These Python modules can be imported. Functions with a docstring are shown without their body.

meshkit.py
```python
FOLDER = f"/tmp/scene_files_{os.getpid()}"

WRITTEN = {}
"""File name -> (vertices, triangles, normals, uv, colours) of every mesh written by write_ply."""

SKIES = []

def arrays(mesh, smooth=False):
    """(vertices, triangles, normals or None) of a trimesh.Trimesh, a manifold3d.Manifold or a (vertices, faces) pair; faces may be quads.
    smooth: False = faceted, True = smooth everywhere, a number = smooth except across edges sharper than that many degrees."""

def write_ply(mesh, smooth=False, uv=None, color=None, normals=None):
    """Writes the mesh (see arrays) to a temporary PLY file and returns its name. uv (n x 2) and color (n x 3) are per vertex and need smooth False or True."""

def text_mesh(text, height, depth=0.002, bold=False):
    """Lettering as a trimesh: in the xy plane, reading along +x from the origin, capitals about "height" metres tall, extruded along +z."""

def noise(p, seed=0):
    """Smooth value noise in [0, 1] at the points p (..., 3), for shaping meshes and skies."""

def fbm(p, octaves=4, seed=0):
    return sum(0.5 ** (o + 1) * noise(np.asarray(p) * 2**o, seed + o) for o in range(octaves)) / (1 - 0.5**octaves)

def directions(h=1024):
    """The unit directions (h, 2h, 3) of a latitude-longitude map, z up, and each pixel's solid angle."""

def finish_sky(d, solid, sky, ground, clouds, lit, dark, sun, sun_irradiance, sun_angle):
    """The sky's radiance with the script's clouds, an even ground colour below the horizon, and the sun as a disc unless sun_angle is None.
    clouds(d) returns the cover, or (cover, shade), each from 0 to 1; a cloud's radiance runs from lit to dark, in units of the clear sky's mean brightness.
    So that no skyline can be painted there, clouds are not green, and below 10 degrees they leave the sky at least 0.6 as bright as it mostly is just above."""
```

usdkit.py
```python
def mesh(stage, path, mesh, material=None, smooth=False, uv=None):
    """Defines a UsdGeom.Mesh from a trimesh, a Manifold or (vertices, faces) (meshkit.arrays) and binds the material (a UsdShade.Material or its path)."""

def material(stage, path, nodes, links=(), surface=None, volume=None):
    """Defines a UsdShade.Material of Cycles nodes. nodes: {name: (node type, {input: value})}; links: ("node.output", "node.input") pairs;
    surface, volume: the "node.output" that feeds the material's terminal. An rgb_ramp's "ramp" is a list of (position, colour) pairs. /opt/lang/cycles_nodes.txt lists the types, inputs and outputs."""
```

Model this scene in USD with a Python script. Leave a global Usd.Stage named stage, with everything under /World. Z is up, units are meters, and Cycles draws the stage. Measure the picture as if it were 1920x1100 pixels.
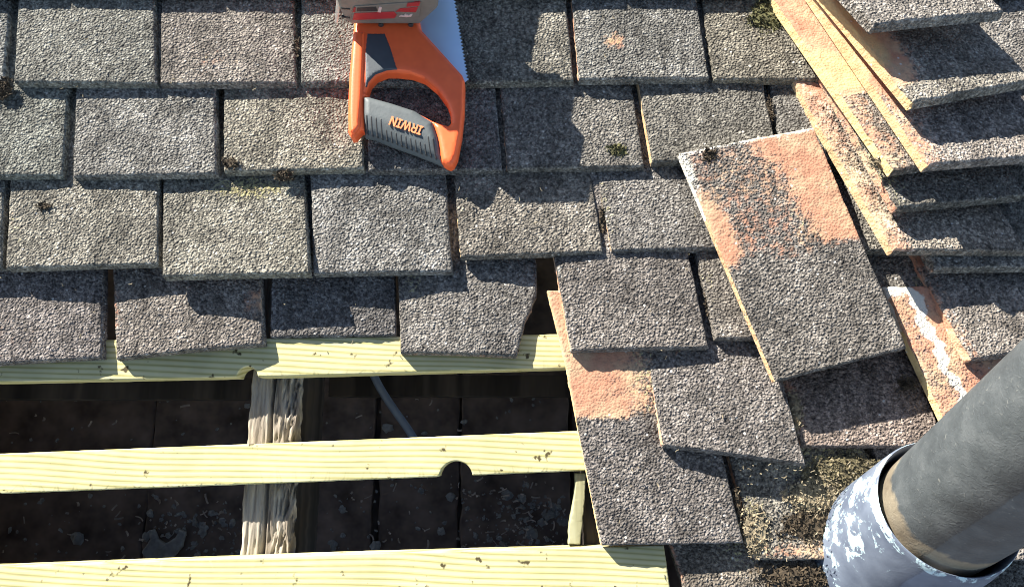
import math, random
import numpy as np
import trimesh, usdkit, meshkit
from scipy.spatial import Delaunay
import shapely
from shapely.geometry import Polygon, Point, LineString
from shapely import affinity
from pxr import Usd, UsdGeom, UsdLux, UsdShade, Gf, Sdf, Vt

random.seed(7); RNG = np.random.default_rng(7)
stage = Usd.Stage.CreateInMemory()
UsdGeom.SetStageUpAxis(stage, 'Z'); UsdGeom.SetStageMetersPerUnit(stage, 1.0)
UsdGeom.Xform.Define(stage, '/World'); UsdGeom.Scope.Define(stage, '/World/Looks')

# ---------------------------------------------------------------- frame of the roof slope: u across, v up the slope, w out of it
PITCH = math.radians(23); CP, SP = math.cos(PITCH), math.sin(PITCH)
RZ = 4.0
def world(p):
    p = np.asarray(p, float)
    return np.stack([p[..., 0], p[..., 1]*CP - p[..., 2]*SP, p[..., 1]*SP + p[..., 2]*CP + RZ], -1)
def roof_matrix(o=(0, 0, 0)):
    q = world(np.array(o, float))
    return Gf.Matrix4d(1, 0, 0, 0, 0, CP, SP, 0, 0, -SP, CP, 0, float(q[0]), float(q[1]), float(q[2]), 1)

# ---------------------------------------------------------------- camera
FPX = 1450.0; DIST = 0.873; TILT = math.radians(12); EXPOSURE = 1.7
FW = np.array([0, math.sin(TILT), -math.cos(TILT)]); RT = np.array([1.0, 0, 0]); UP = np.cross(RT, FW); EYE = -DIST*FW
cam = UsdGeom.Camera.Define(stage, '/World/camera')
cam.CreateHorizontalApertureAttr(36.0); cam.CreateVerticalApertureAttr(36.0*586/1024)
cam.CreateFocalLengthAttr(36.0*FPX/1920); cam.CreateClippingRangeAttr(Gf.Vec2f(0.01, 1000))
cam.CreateExposureAttr(EXPOSURE)
def wdir(d): return world(np.array(d)) - world(np.zeros(3))
cr, cu, cb, ce = wdir(RT), wdir(UP), wdir(-FW), world(EYE)
cam.AddTransformOp().Set(Gf.Matrix4d(*cr, 0, *cu, 0, *cb, 0, *ce, 1))

# ---------------------------------------------------------------- sun and sky
to_sun = wdir(np.array([-1.40, 1.62, 1.0])); to_sun /= np.linalg.norm(to_sun)
SUN_EL = math.asin(to_sun[2]); SUN_ROT = math.atan2(to_sun[0], to_sun[1])
SUN, SKY = 1.25, 0.052
usdkit.material(stage, '/World/Looks/sky', {
    'sky': ('sky_texture', {'sky_type': 'single_scattering', 'sun_disc': False, 'sun_elevation': SUN_EL, 'sun_rotation': SUN_ROT}),
    'bg': ('background_shader', {'strength': SKY})}, [('sky.color', 'bg.color')], surface='bg.background')
dome = UsdLux.DomeLight.Define(stage, '/World/sky')
UsdShade.MaterialBindingAPI.Apply(dome.GetPrim()).Bind(UsdShade.Material.Get(stage, '/World/Looks/sky'))
dome.GetPrim().SetCustomDataByKey('kind', 'structure')
sun = UsdLux.DistantLight.Define(stage, '/World/sun')
sun.CreateIntensityAttr(SUN); sun.CreateAngleAttr(0.5); sun.CreateNormalizeAttr(True); sun.CreateColorAttr(Gf.Vec3f(1.0, 0.945, 0.845))
zb = Gf.Vec3d(*map(float, to_sun)); xb = Gf.Cross(Gf.Vec3d(0, 0, 1), zb).GetNormalized(); yb = Gf.Cross(zb, xb)
sun.AddTransformOp().Set(Gf.Matrix4d(*xb, 0, *yb, 0, *zb, 0, 0, 0, 20, 1))

# ---------------------------------------------------------------- helpers
def at(px, py, w=0.0):
    """the point of the plane w over the slope that shows at this pixel of the 1920 x 1100 photograph"""
    d = FW*FPX + RT*(px - 960) - UP*(py - 550)
    return EYE + (w - EYE[2])/d[2]*d
def atv(px, py, v):
    d = FW*FPX + RT*(px - 960) - UP*(py - 550)
    return EYE + (v - EYE[1])/d[1]*d
_names = {}
def numbered(parent, name):
    k = (parent, name); _names[k] = _names.get(k, 0) + 1
    return f'{parent}/{name}' if _names[k] == 1 else f'{parent}/{name}_{_names[k]-1:03d}'
ORIGIN = {}
def data(prim, label=None, cat=None, group=None, kind=None):
    for k, v in (('label', label), ('category', cat), ('group', group), ('kind', kind)):
        if v: prim.SetCustomDataByKey(k, v)
    return prim
def thing(name, label, cat, o=(0, 0, 0), group=None, kind=None):
    path = numbered('/World', name); x = UsdGeom.Xform.Define(stage, path)
    x.AddTransformOp().Set(roof_matrix(o)); ORIGIN[path] = np.array(o, float)
    data(x.GetPrim(), label, cat, group, kind); return path
def vnormals(v, f):
    n = np.zeros_like(v); c = np.cross(v[f[:, 1]] - v[f[:, 0]], v[f[:, 2]] - v[f[:, 0]])
    for k in range(3): np.add.at(n, f[:, k], c)
    l = np.linalg.norm(n, axis=1, keepdims=True); return np.where(l > 0, n/np.maximum(l, 1e-300), [0, 0, 1.0])
class Mb:
    """collects shells; each shell is smooth by itself"""
    def __init__(s): s.v, s.f, s.n, s.m, s.k = [], [], [], [], 0
    def add(s, v, f, mask=None, flat=False):
        v = np.asarray(v, float); f = np.asarray(f, int)
        if flat:
            if mask is not None and np.ndim(mask) == 2: mask = np.asarray(mask)[f.ravel()]
            v = v[f.ravel()]; f = np.arange(len(v)).reshape(-1, 3)
        s.v.append(v); s.n.append(vnormals(v, f)); s.f.append(f + s.k); s.k += len(v)
        m = np.zeros((len(v), 3)) if mask is None else np.broadcast_to(np.asarray(mask, float), (len(v), 3)); s.m.append(m)
        return s
    def mesh(s, t, flat=True, mask=None, smooth=None):
        v, f, n = meshkit.arrays(t, smooth) if smooth else (np.array(t.vertices), np.array(t.faces), None)
        return s.add(v, f, mask, flat=flat and not smooth)
    def put(s, parent, name, mat, label=None, tone=None, top=None, kind=None):
        """one Mesh under parent (an Xform's path), in the parent's own frame"""
        o = ORIGIN.get(parent); pp = parent
        while o is None: pp = pp.rsplit('/', 1)[0]; o = ORIGIN[pp]
        path = numbered(parent, name)
        v, f, n = np.vstack(s.v) - o, np.vstack(s.f), np.vstack(s.n)
        m = UsdGeom.Mesh.Define(stage, path)
        m.CreatePointsAttr(Vt.Vec3fArray.FromNumpy(v.astype(np.float32))); m.CreateFaceVertexCountsAttr(Vt.IntArray.FromNumpy(np.full(len(f), 3, np.int32)))
        m.CreateFaceVertexIndicesAttr(Vt.IntArray.FromNumpy(f.astype(np.int32).ravel())); m.CreateSubdivisionSchemeAttr('none')
        m.CreateNormalsAttr(Vt.Vec3fArray.FromNumpy(n.astype(np.float32))); m.SetNormalsInterpolation('vertex')
        pv = UsdGeom.PrimvarsAPI(m)
        pv.CreatePrimvar('mask', Sdf.ValueTypeNames.Color3fArray, 'vertex').Set(Vt.Vec3fArray.FromNumpy(np.vstack(s.m).astype(np.float32)))
        if tone is not None:
            pv.CreatePrimvar('tone', Sdf.ValueTypeNames.Color3fArray, 'vertex').Set(Vt.Vec3fArray.FromNumpy(np.tile(np.array(tone, np.float32), (len(v), 1))))
        UsdShade.MaterialBindingAPI.Apply(m.GetPrim()).Bind(UsdShade.Material.Get(stage, '/World/Looks/' + mat))
        data(m.GetPrim(), label, kind=kind)
        return path
def lone(name, mb, mat, label, cat, o, group=None, kind=None, tone=None):
    """a thing that is one mesh"""
    path = numbered('/World', name); o = np.array(o, float)
    v, f, n = np.vstack(mb.v) - o, np.vstack(mb.f), np.vstack(mb.n)
    m = UsdGeom.Mesh.Define(stage, path); m.AddTransformOp().Set(roof_matrix(o))
    m.CreatePointsAttr(Vt.Vec3fArray.FromNumpy(v.astype(np.float32))); m.CreateFaceVertexCountsAttr(Vt.IntArray.FromNumpy(np.full(len(f), 3, np.int32)))
    m.CreateFaceVertexIndicesAttr(Vt.IntArray.FromNumpy(f.astype(np.int32).ravel())); m.CreateSubdivisionSchemeAttr('none')
    m.CreateNormalsAttr(Vt.Vec3fArray.FromNumpy(n.astype(np.float32))); m.SetNormalsInterpolation('vertex')
    pv = UsdGeom.PrimvarsAPI(m)
    pv.CreatePrimvar('mask', Sdf.ValueTypeNames.Color3fArray, 'vertex').Set(Vt.Vec3fArray.FromNumpy(np.vstack(mb.m).astype(np.float32)))
    if tone is not None: pv.CreatePrimvar('tone', Sdf.ValueTypeNames.Color3fArray, 'vertex').Set(Vt.Vec3fArray.FromNumpy(np.tile(np.array(tone, np.float32), (len(v), 1))))
    UsdShade.MaterialBindingAPI.Apply(m.GetPrim()).Bind(UsdShade.Material.Get(stage, '/World/Looks/' + mat))
    data(m.GetPrim(), label, cat, group, kind); return path

def grid_faces(nu, nv):
    a = (np.arange(nv - 1)[:, None]*nu + np.arange(nu - 1)[None]).ravel()
    return np.vstack([np.stack([a, a + 1, a + nu + 1], 1), np.stack([a, a + nu + 1, a + nu], 1)])

def pillow(poly, z0, z1, r=.003, step=.002, inner=.004, bump=0.0, seed=0, warp=None, jit=0.0):
    """a solid of this outline (u, v), rounded along its upper edge; warp moves the finished points"""
    poly = poly.simplify(1e-5)
    pts = []
    rings = [poly.exterior] + list(poly.interiors)
    def sample(l, st):
        n = max(8, int(l.length/st)); c = np.array(l.coords)[:-1]
        p = np.array([l.interpolate(i/n, normalized=True).coords[0] for i in range(n)])
        return np.vstack([p, c])
    loops = []
    for l in rings:
        st = min(step, l.length/14); n = max(8, int(l.length/st)); ds = sorted(set([i/n for i in range(n)] + [round(l.project(Point(c), normalized=True), 6) for c in list(l.coords)[:-1]]))
        kept = [ds[0]]
        for d in ds[1:]:
            if (d - kept[-1])*l.length > st*.25: kept.append(d)
        ds = kept
        loops.append(np.array([l.interpolate(d, normalized=True).coords[0] for d in ds]))
    if jit:
        for q in loops:
            q += jit*(np.stack([meshkit.fbm(np.c_[q*180, np.full(len(q), seed)], 2, 5), meshkit.fbm(np.c_[q*180, np.full(len(q), seed + 9)], 2, 6)], 1) - .5)*2
        poly = Polygon(loops[0], loops[1:]).buffer(0)
        if poly.geom_type != 'Polygon': poly = max(poly.geoms, key=lambda g: g.area)
    pts = list(loops)
    for k in (.35, 1.0):
        b = poly.buffer(-r*k)
        for g in getattr(b, 'geoms', [b]):
            if g.is_empty: continue
            for l in [g.exterior] + list(g.interiors): pts.append(sample(l, step*1.3))
    x0, y0, x1, y1 = poly.bounds
    gx, gy = np.meshgrid(np.arange(x0, x1, inner), np.arange(y0, y1, inner)); g = np.c_[gx.ravel(), gy.ravel()]
    core = poly.buffer(-r*1.3)
    if len(g) and not core.is_empty: pts.append(g[shapely.contains_xy(core, g[:, 0], g[:, 1])])
    p = np.vstack(pts); _, ix = np.unique(np.round(p, 6), axis=0, return_index=True); p = p[np.sort(ix)]
    tri = Delaunay(p).simplices
    tri = np.asarray(tri); c = p[tri].mean(1); tri = tri[shapely.contains_xy(poly, c[:, 0], c[:, 1])]
    d1, d2 = p[tri[:, 1]] - p[tri[:, 0]], p[tri[:, 2]] - p[tri[:, 0]]; cr2 = d1[:, 0]*d2[:, 1] - d1[:, 1]*d2[:, 0]; tri[cr2 < 0] = tri[cr2 < 0][:, ::-1]; tri = tri[np.abs(cr2) > 1e-10]
    d = shapely.distance(shapely.union_all([LineString(np.vstack([q, q[:1]])) for q in loops]), shapely.points(p))
    dd = np.clip(d, 0, r); z = z1 - (r - np.sqrt(np.maximum(r*r - (r - dd)**2, 0)))
    if bump: z = z + bump*(meshkit.fbm(np.c_[p*120, np.full(len(p), seed)], 3, seed) - .5)*np.minimum(1, d/r)
    W = warp or (lambda q: q)
    mb = Mb(); mb.add(W(np.c_[p, z]), tri); mb.add(W(np.c_[p, np.full(len(p), z0)]), tri[:, ::-1])
    for q in loops:
        ccw = Polygon(q).exterior.is_ccw; hole = q is not loops[0]
        if ccw == hole: q = q[::-1]
        n = len(q); i = np.arange(n); j = (i + 1) % n
        v = np.vstack([np.c_[q, np.full(n, z0)], np.c_[q, np.full(n, z1 - r)]])
        mb.add(W(v), np.vstack([np.stack([i, j, j + n], 1), np.stack([i, j + n, i + n], 1)]), flat=False)
    return mb
def px_poly(pts, w): return Polygon([at(x, y, w)[:2] for x, y in pts])
def tube(pts, r, n=10):
    pts = np.asarray(pts, float); rs = np.broadcast_to(r, len(pts)); T = np.gradient(pts, axis=0); T /= np.linalg.norm(T, axis=1)[:, None]
    A = np.cross(T, [0.31, .2, .93]); A /= np.linalg.norm(A, axis=1)[:, None]; B = np.cross(T, A)
    th = np.arange(n)/n*2*np.pi
    v = (pts[:, None] + rs[:, None, None]*(np.cos(th)[None, :, None]*A[:, None] + np.sin(th)[None, :, None]*B[:, None])).reshape(-1, 3)
    f = []
    for k in range(len(pts) - 1):
        for i in range(n):
            a, b = k*n + i, k*n + (i + 1) % n; f += [[a, b, b + n], [a, b + n, a + n]]
    e = len(v); v = np.vstack([v, pts[:1], pts[-1:]])
    for i in range(n): f += [[e, (i + 1) % n, i], [e + 1, (len(pts)-1)*n + i, (len(pts)-1)*n + (i + 1) % n]]
    return v, np.array(f)
def box(u0, u1, v0, v1, w0, w1, r=.002): return pillow(Polygon([(u0, v0), (u1, v0), (u1, v1), (u0, v1)]), w0, w1, r, .02, .05)

# ---------------------------------------------------------------- materials
def mat(name, nodes, links, surface='p.BSDF'): usdkit.material(stage, '/World/Looks/' + name, nodes, links, surface=surface)
def tile_material():
    N = {
     'tc': ('texture_coordinate', {}), 'oi': ('object_info', {}), 'off': ('vector_math', {'math_type': 'multiply_add', 'vector2': (7.1, 3.7, 5.3)}),
     'mask': ('attribute', {'attribute': 'mask'}), 'tone': ('attribute', {'attribute': 'tone'}), 'sep': ('separate_color', {}),
     # grain of the sand facing
     'g1': ('noise_texture', {'scale': 270.0, 'detail': 2.5, 'roughness': .55, 'distortion': .8}),
     'g2': ('noise_texture', {'scale': 760.0, 'detail': 2.0, 'roughness': .6}),
     'big': ('noise_texture', {'scale': 28.0, 'detail': 4.0, 'roughness': .6}),
     'peb': ('voronoi_texture', {'scale': 350.0, 'feature': 'smooth_f1', 'smoothness': .35, 'randomness': 1.0}), 'pebh': ('map_range', {'from_min': .0, 'from_max': .7, 'to_min': 1.0, 'to_max': 0.0}), 'pebs': ('separate_color', {}), 'pebv': ('map_range', {'to_min': .62, 'to_max': 1.55}), 'pebc': ('combine_color', {}), 'pebm': ('mix_color', {'blend_type': 'multiply', 'fac': 1.0, 'use_clamp': False}),
     'bstr': ('map_range', {'to_min': 1.0, 'to_max': .30}),
     'spk': ('voronoi_texture', {'scale': 150.0, 'feature': 'f1', 'randomness': 1.0}),
     'gm': ('mix_float', {'fac': .3}),
     'ramp': ('rgb_ramp', {'ramp': [(0.0, (.045, .041, .038)), (.38, (.088, .083, .078)), (.50, (.195, .186, .170)), (.60, (.305, .292, .265)), (.72, (.45, .43, .39)), (1.0, (.62, .58, .51))]}),
     'tint': ('mix_color', {'blend_type': 'multiply', 'fac': 1.0}),
     'bigr': ('map_range', {'from_min': .3, 'from_max': .7, 'to_min': .60, 'to_max': 1.35}),
     'bigm': ('mix_color', {'blend_type': 'multiply', 'fac': 1.0, 'use_clamp': False}),
     'bigc': ('combine_color', {}), 'stm': ('mapping', {'scale': (48.0, 5.0, 5.0)}), 'stn': ('noise_texture', {'scale': 1.0, 'detail': 4.0, 'roughness': .6}), 'str': ('map_range', {'from_min': .3, 'from_max': .7, 'to_min': .70, 'to_max': 1.22}), 'stx': ('math', {'math_type': 'multiply'}),
     # bare clay where another tile used to lie
     'cn': ('noise_texture', {'scale': 150.0, 'detail': 5.0, 'roughness': .7}),
     'cl': ('noise_texture', {'scale': 22.0, 'detail': 3.0, 'roughness': .6}),
     'cramp': ('rgb_ramp', {'ramp': [(.25, (.46, .20, .125)), (.45, (.50, .265, .17)), (.58, (.53, .345, .22)), (.75, (.54, .41, .27))]}),
     'sidef': ('map_range', {'from_min': 1.1, 'from_max': 1.6, 'clamp': True}), 'sand': ('mix_color', {'b': (.62, .475, .235)}),
     'cgrain': ('map_range', {'from_min': .3, 'from_max': .7, 'to_min': .80, 'to_max': 1.14}),
     'cgc': ('combine_color', {}), 'clay': ('mix_color', {'blend_type': 'multiply', 'fac': 1.0}),
     'cadd': ('math', {'math_type': 'multiply_add', 'value2': 1.3}), 'csub': ('math', {'math_type': 'subtract', 'value2': .65}),
     'cfac': ('map_range', {'range_type': 'smoothstep', 'from_min': .30, 'from_max': .70, 'clamp': True}),
     'm1': ('mix_color', {}),
     # lime and mortar traces
     'wadd': ('math', {'math_type': 'multiply_add', 'value2': 1.2}), 'wsub': ('math', {'math_type': 'subtract', 'value2': .6}),
     'wfac': ('map_range', {'range_type': 'smoothstep', 'from_min': .34, 'from_max': .70, 'clamp': True}),
     'm2': ('mix_color', {'b': (.66, .63, .55)}),
     # lichen
     'ladd': ('math', {'math_type': 'multiply_add', 'value2': 1.4}), 'lsub': ('math', {'math_type': 'subtract', 'value2': .7}),
     'lfac': ('map_range', {'range_type': 'smoothstep', 'from_min': .40, 'from_max': .65, 'clamp': True}),
     'lr': ('rgb_ramp', {'ramp': [(.35, (.07, .065, .03)), (.5, (.26, .23, .11)), (.65, (.55, .50, .27))]}),
     'm3': ('mix_color', {}),
     'sfac': ('map_range', {'from_min': .26, 'from_max': .13, 'clamp': True}), 'srnd': ('separate_color', {}), 'sgt': ('math', {'math_type': 'greater_than', 'value2': .90}),
     'smul': ('math', {'math_type': 'multiply'}), 'm4': ('mix_color', {'b': (.62, .60, .56)}),
     'bh': ('math', {'math_type': 'multiply_add', 'value2': .55}),
     'bump': ('bump', {'strength': 1.0, 'distance': .0062}),
     'p': ('principled_bsdf', {'roughness': .92, 'specular_ior_level': .25, 'diffuse_roughness': .6})}
    L = [('tc.object', 'off.vector1'), ('oi.random', 'off.vector3')]
    for k in ('g1', 'g2', 'big', 'spk', 'cn', 'cl', 'peb'): L.append(('off.vector', k + '.vector'))
    L = [l for l in L if l != ('oi.random', 'off.vector3')]
    N['off'] = ('vector_math', {'math_type': 'add'}); N['os'] = ('combine_xyz', {}); N['om'] = ('math', {'math_type': 'multiply', 'value2': 9.0})
    L += [('oi.random', 'om.value1'), ('om.value', 'os.x'), ('om.value', 'os.z'), ('os.vector', 'off.vector2'),
     ('mask.color', 'sep.color'), ('g1.fac', 'gm.a'), ('g2.fac', 'gm.b'), ('gm.result', 'ramp.fac'), ('ramp.color', 'tint.a'), ('tone.color', 'tint.b'),
     ('big.fac', 'bigr.value'), ('off.vector', 'stm.vector'), ('stm.vector', 'stn.vector'), ('stn.fac', 'str.value'), ('bigr.result', 'stx.value1'), ('str.result', 'stx.value2'), ('stx.value', 'bigc.r'), ('stx.value', 'bigc.g'), ('stx.value', 'bigc.b'), ('peb.distance', 'pebh.value'), ('peb.color', 'pebs.color'), ('pebs.g', 'pebv.value'), ('pebv.result', 'pebc.r'), ('pebv.result', 'pebc.g'), ('pebv.result', 'pebc.b'), ('tint.result', 'pebm.a'), ('pebc.color', 'pebm.b'), ('cfac.result', 'bstr.value'), ('bstr.result', 'bump.strength'), ('pebm.result', 'bigm.a'), ('bigc.color', 'bigm.b'),
     ('cl.fac', 'cramp.fac'), ('cn.fac', 'cgrain.value'), ('sep.r', 'sidef.value'), ('sidef.result', 'sand.fac'), ('clay.result', 'sand.a'), ('cgrain.result', 'cgc.r'), ('cgrain.result', 'cgc.g'), ('cgrain.result', 'cgc.b'), ('cramp.color', 'clay.a'), ('cgc.color', 'clay.b'),
     ('cn.fac', 'cadd.value1'), ('sep.r', 'cadd.value3'), ('cadd.value', 'csub.value1'), ('csub.value', 'cfac.value'), ('cfac.result', 'm1.fac'), ('bigm.result', 'm1.a'), ('sand.result', 'm1.b'),
     ('cn.fac', 'wadd.value1'), ('sep.g', 'wadd.value3'), ('wadd.value', 'wsub.value1'), ('wsub.value', 'wfac.value'), ('wfac.result', 'm2.fac'), ('m1.result', 'm2.a'),
     ('g1.fac', 'ladd.value1'), ('sep.b', 'ladd.value3'), ('ladd.value', 'lsub.value1'), ('lsub.value', 'lfac.value'), ('lfac.result', 'm3.fac'), ('m2.result', 'm3.a'), ('gm.result', 'lr.fac'), ('lr.color', 'm3.b'),
     ('spk.distance', 'sfac.value'), ('spk.color', 'srnd.color'), ('srnd.r', 'sgt.value1'), ('sfac.result', 'smul.value1'), ('sgt.value', 'smul.value2'), ('smul.value', 'm4.fac'), ('m3.result', 'm4.a'),
     ('m4.result', 'p.base_color'), ('pebh.result', 'bh.value1'), ('gm.result', 'bh.value3'), ('bh.value', 'bump.height'), ('bump.normal', 'p.normal')]
    mat('tile', N, L)
tile_material()

def wood(name, ramp, ring=90.0, warp=.4, stretch=(1.6, 42, 30), dist=3.2, rough=.75, rot=(0, 0, 0), bump=.25, fmix=.45, spots=(.27, .20)):
    N = {'tc': ('texture_coordinate', {}), 'mp': ('mapping', {'scale': stretch, 'rotation': rot}),
         'n': ('noise_texture', {'scale': 1.0, 'detail': 3.0, 'roughness': .4, 'distortion': warp}),
         'k': ('math', {'math_type': 'multiply', 'value2': ring}), 's': ('math', {'math_type': 'sine'}), 'r': ('map_range', {'from_min': -1, 'from_max': 1}),
         'f': ('noise_texture', {'scale': 9.0, 'detail': 4.0, 'roughness': .7}), 'mx': ('mix_float', {'fac': fmix}),
         'c': ('rgb_ramp', {'ramp': ramp}), 'bump': ('bump', {'strength': bump, 'distance': .001}), 'p': ('principled_bsdf', {'roughness': rough, 'specular_ior_level': .3}),
         'dn': ('noise_texture', {'scale': 60.0, 'detail': 3.0, 'roughness': .5}), 'dr': ('map_range', {'from_min': spots[0], 'from_max': spots[1], 'clamp': True}), 'dm': ('mix_color', {'b': (.06, .045, .02)})}
    L = [('tc.object', 'mp.vector'), ('mp.vector', 'n.vector'), ('n.fac', 'k.value1'), ('k.value', 's.value1'), ('s.value', 'r.value'), ('mp.vector', 'f.vector'),
         ('r.result', 'mx.a'), ('f.fac', 'mx.b'), ('mx.result', 'c.fac'), ('tc.object', 'dn.vector'), ('dn.fac', 'dr.value'), ('dr.result', 'dm.fac'), ('c.color', 'dm.a'),
         ('dm.result', 'p.base_color'), ('mx.result', 'bump.height'), ('bump.normal', 'p.normal')]
    mat(name, N, L)
def batten_material():
    N = {'tc': ('texture_coordinate', {}), 'dot': ('vector_math', {'math_type': 'dot_product', 'vector2': (.034, 1.0, .25)}),
         'mp': ('mapping', {'scale': (3.2, 9.0, 9.0)}), 'n': ('noise_texture', {'scale': 1.0, 'detail': 1.0, 'roughness': .4}),
         'a': ('math', {'math_type': 'multiply', 'value2': 24.0}), 'ph': ('math', {'math_type': 'multiply_add', 'value2': 1020.0}), 's': ('math', {'math_type': 'sine'}), 'r': ('map_range', {'from_min': -1, 'from_max': 1}),
         'mf': ('mapping', {'scale': (14.0, 420.0, 200.0)}), 'f': ('noise_texture', {'scale': 1.0, 'detail': 4.0, 'roughness': .65}), 'mx': ('mix_float', {'fac': .35}),
         'c': ('rgb_ramp', {'ramp': [(.0, (.27, .245, .09)), (.18, (.36, .335, .14)), (.34, (.50, .455, .23)), (.6, (.555, .51, .285)), (1, (.58, .54, .33))]}),
         'b': ('noise_texture', {'scale': 11.0, 'detail': 4.0, 'roughness': .65}), 'br': ('map_range', {'from_min': .3, 'from_max': .7, 'to_min': .80, 'to_max': 1.08}), 'bc': ('combine_color', {}), 'bm': ('mix_color', {'blend_type': 'multiply', 'fac': 1.0}),
         'dn': ('noise_texture', {'scale': 70.0, 'detail': 3.0, 'roughness': .55}), 'dr': ('map_range', {'from_min': .335, 'from_max': .28, 'clamp': True}), 'dm': ('mix_color', {'b': (.07, .055, .025)}),
         'bump': ('bump', {'strength': .35, 'distance': .0009}), 'p': ('principled_bsdf', {'roughness': .8, 'specular_ior_level': .25})}
    mat('batten_wood', N, [('tc.object', 'dot.vector1'), ('tc.object', 'mp.vector'), ('mp.vector', 'n.vector'), ('n.fac', 'a.value1'), ('dot.value', 'ph.value1'), ('a.value', 'ph.value3'), ('ph.value', 's.value1'), ('s.value', 'r.value'),
        ('tc.object', 'mf.vector'), ('mf.vector', 'f.vector'), ('r.result', 'mx.a'), ('f.fac', 'mx.b'), ('mx.result', 'c.fac'), ('tc.object', 'b.vector'), ('b.fac', 'br.value'), ('br.result', 'bc.r'), ('br.result', 'bc.g'), ('br.result', 'bc.b'),
        ('c.color', 'bm.a'), ('bc.color', 'bm.b'), ('tc.object', 'dn.vector'), ('dn.fac', 'dr.value'), ('dr.result', 'dm.fac'), ('bm.result', 'dm.a'), ('dm.result', 'p.base_color'), ('f.fac', 'bump.height'), ('bump.normal', 'p.normal')])
batten_material()
wood('old_wood', [(.0, (.05, .038, .03)), (.28, (.17, .14, .11)), (.5, (.32, .28, .225)), (.75, (.41, .37, .31)), (1, (.48, .45, .39))], ring=7, stretch=(150, 9.0, 20), bump=.8, fmix=.6)
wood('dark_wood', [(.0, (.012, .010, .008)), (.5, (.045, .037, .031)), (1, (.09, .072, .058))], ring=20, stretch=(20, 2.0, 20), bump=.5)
wood('offcut_wood', [(.0, (.16, .15, .08)), (.5, (.30, .29, .17)), (1, (.38, .37, .24))], ring=20, stretch=(50, 3, 20))

def plain(name, col, rough=.5, metal=0.0, spec=.5, var=.12, vscale=60.0, bump=0.0, bscale=300.0, coat=0.0):
    c = np.array(col, float)
    N = {'tc': ('texture_coordinate', {}), 'n': ('noise_texture', {'scale': vscale, 'detail': 4.0, 'roughness': .6}),
         'c': ('rgb_ramp', {'ramp': [(.3, tuple(c*(1 - var))), (.7, tuple(np.minimum(1, c*(1 + var))))]}),
         'b': ('noise_texture', {'scale': bscale, 'detail': 3.0}), 'bump': ('bump', {'strength': max(bump, 0.0), 'distance': .0006}),
         'p': ('principled_bsdf', {'roughness': rough, 'metallic': metal, 'specular_ior_level': spec, 'coat_weight': coat})}
    mat(name, N, [('tc.object', 'n.vector'), ('n.fac', 'c.fac'), ('c.color', 'p.base_color'), ('tc.object', 'b.vector'), ('b.fac', 'bump.height'), ('bump.normal', 'p.normal')])
plain('orange_plastic', (1.0, .145, .04), .42, var=.10, vscale=70, bump=.08)
plain('grip_rubber', (.085, .10, .105), .6, var=.12, bump=.25)
plain('panel_rubber', (.05, .062, .075), .6, var=.12, bump=.2)
plain('letter_orange', (.80, .26, .10), .45, var=.04)
plain('sky_tinted_steel', (.56, .76, 1.0), .38, metal=.60, var=.04, vscale=30)  # blue of the reflected sky put into the steel colour
plain('tool_plastic', (.20, .18, .155), .55, var=.2, vscale=50, bump=.3)
plain('tool_dark', (.03, .03, .03), .55, var=.15)
plain('tool_red', (.42, .035, .04), .4, var=.12)
plain('pale_plastic', (.72, .70, .60), .5, var=.06)
plain('label_pale', (.75, .55, .52), .5, var=.1)
plain('cable_plastic', (.13, .17, .24), .45, var=.12)
plain('loft_dark', (.20, .15, .118), .95, var=.6, vscale=18, bump=.6, bscale=90)
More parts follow.
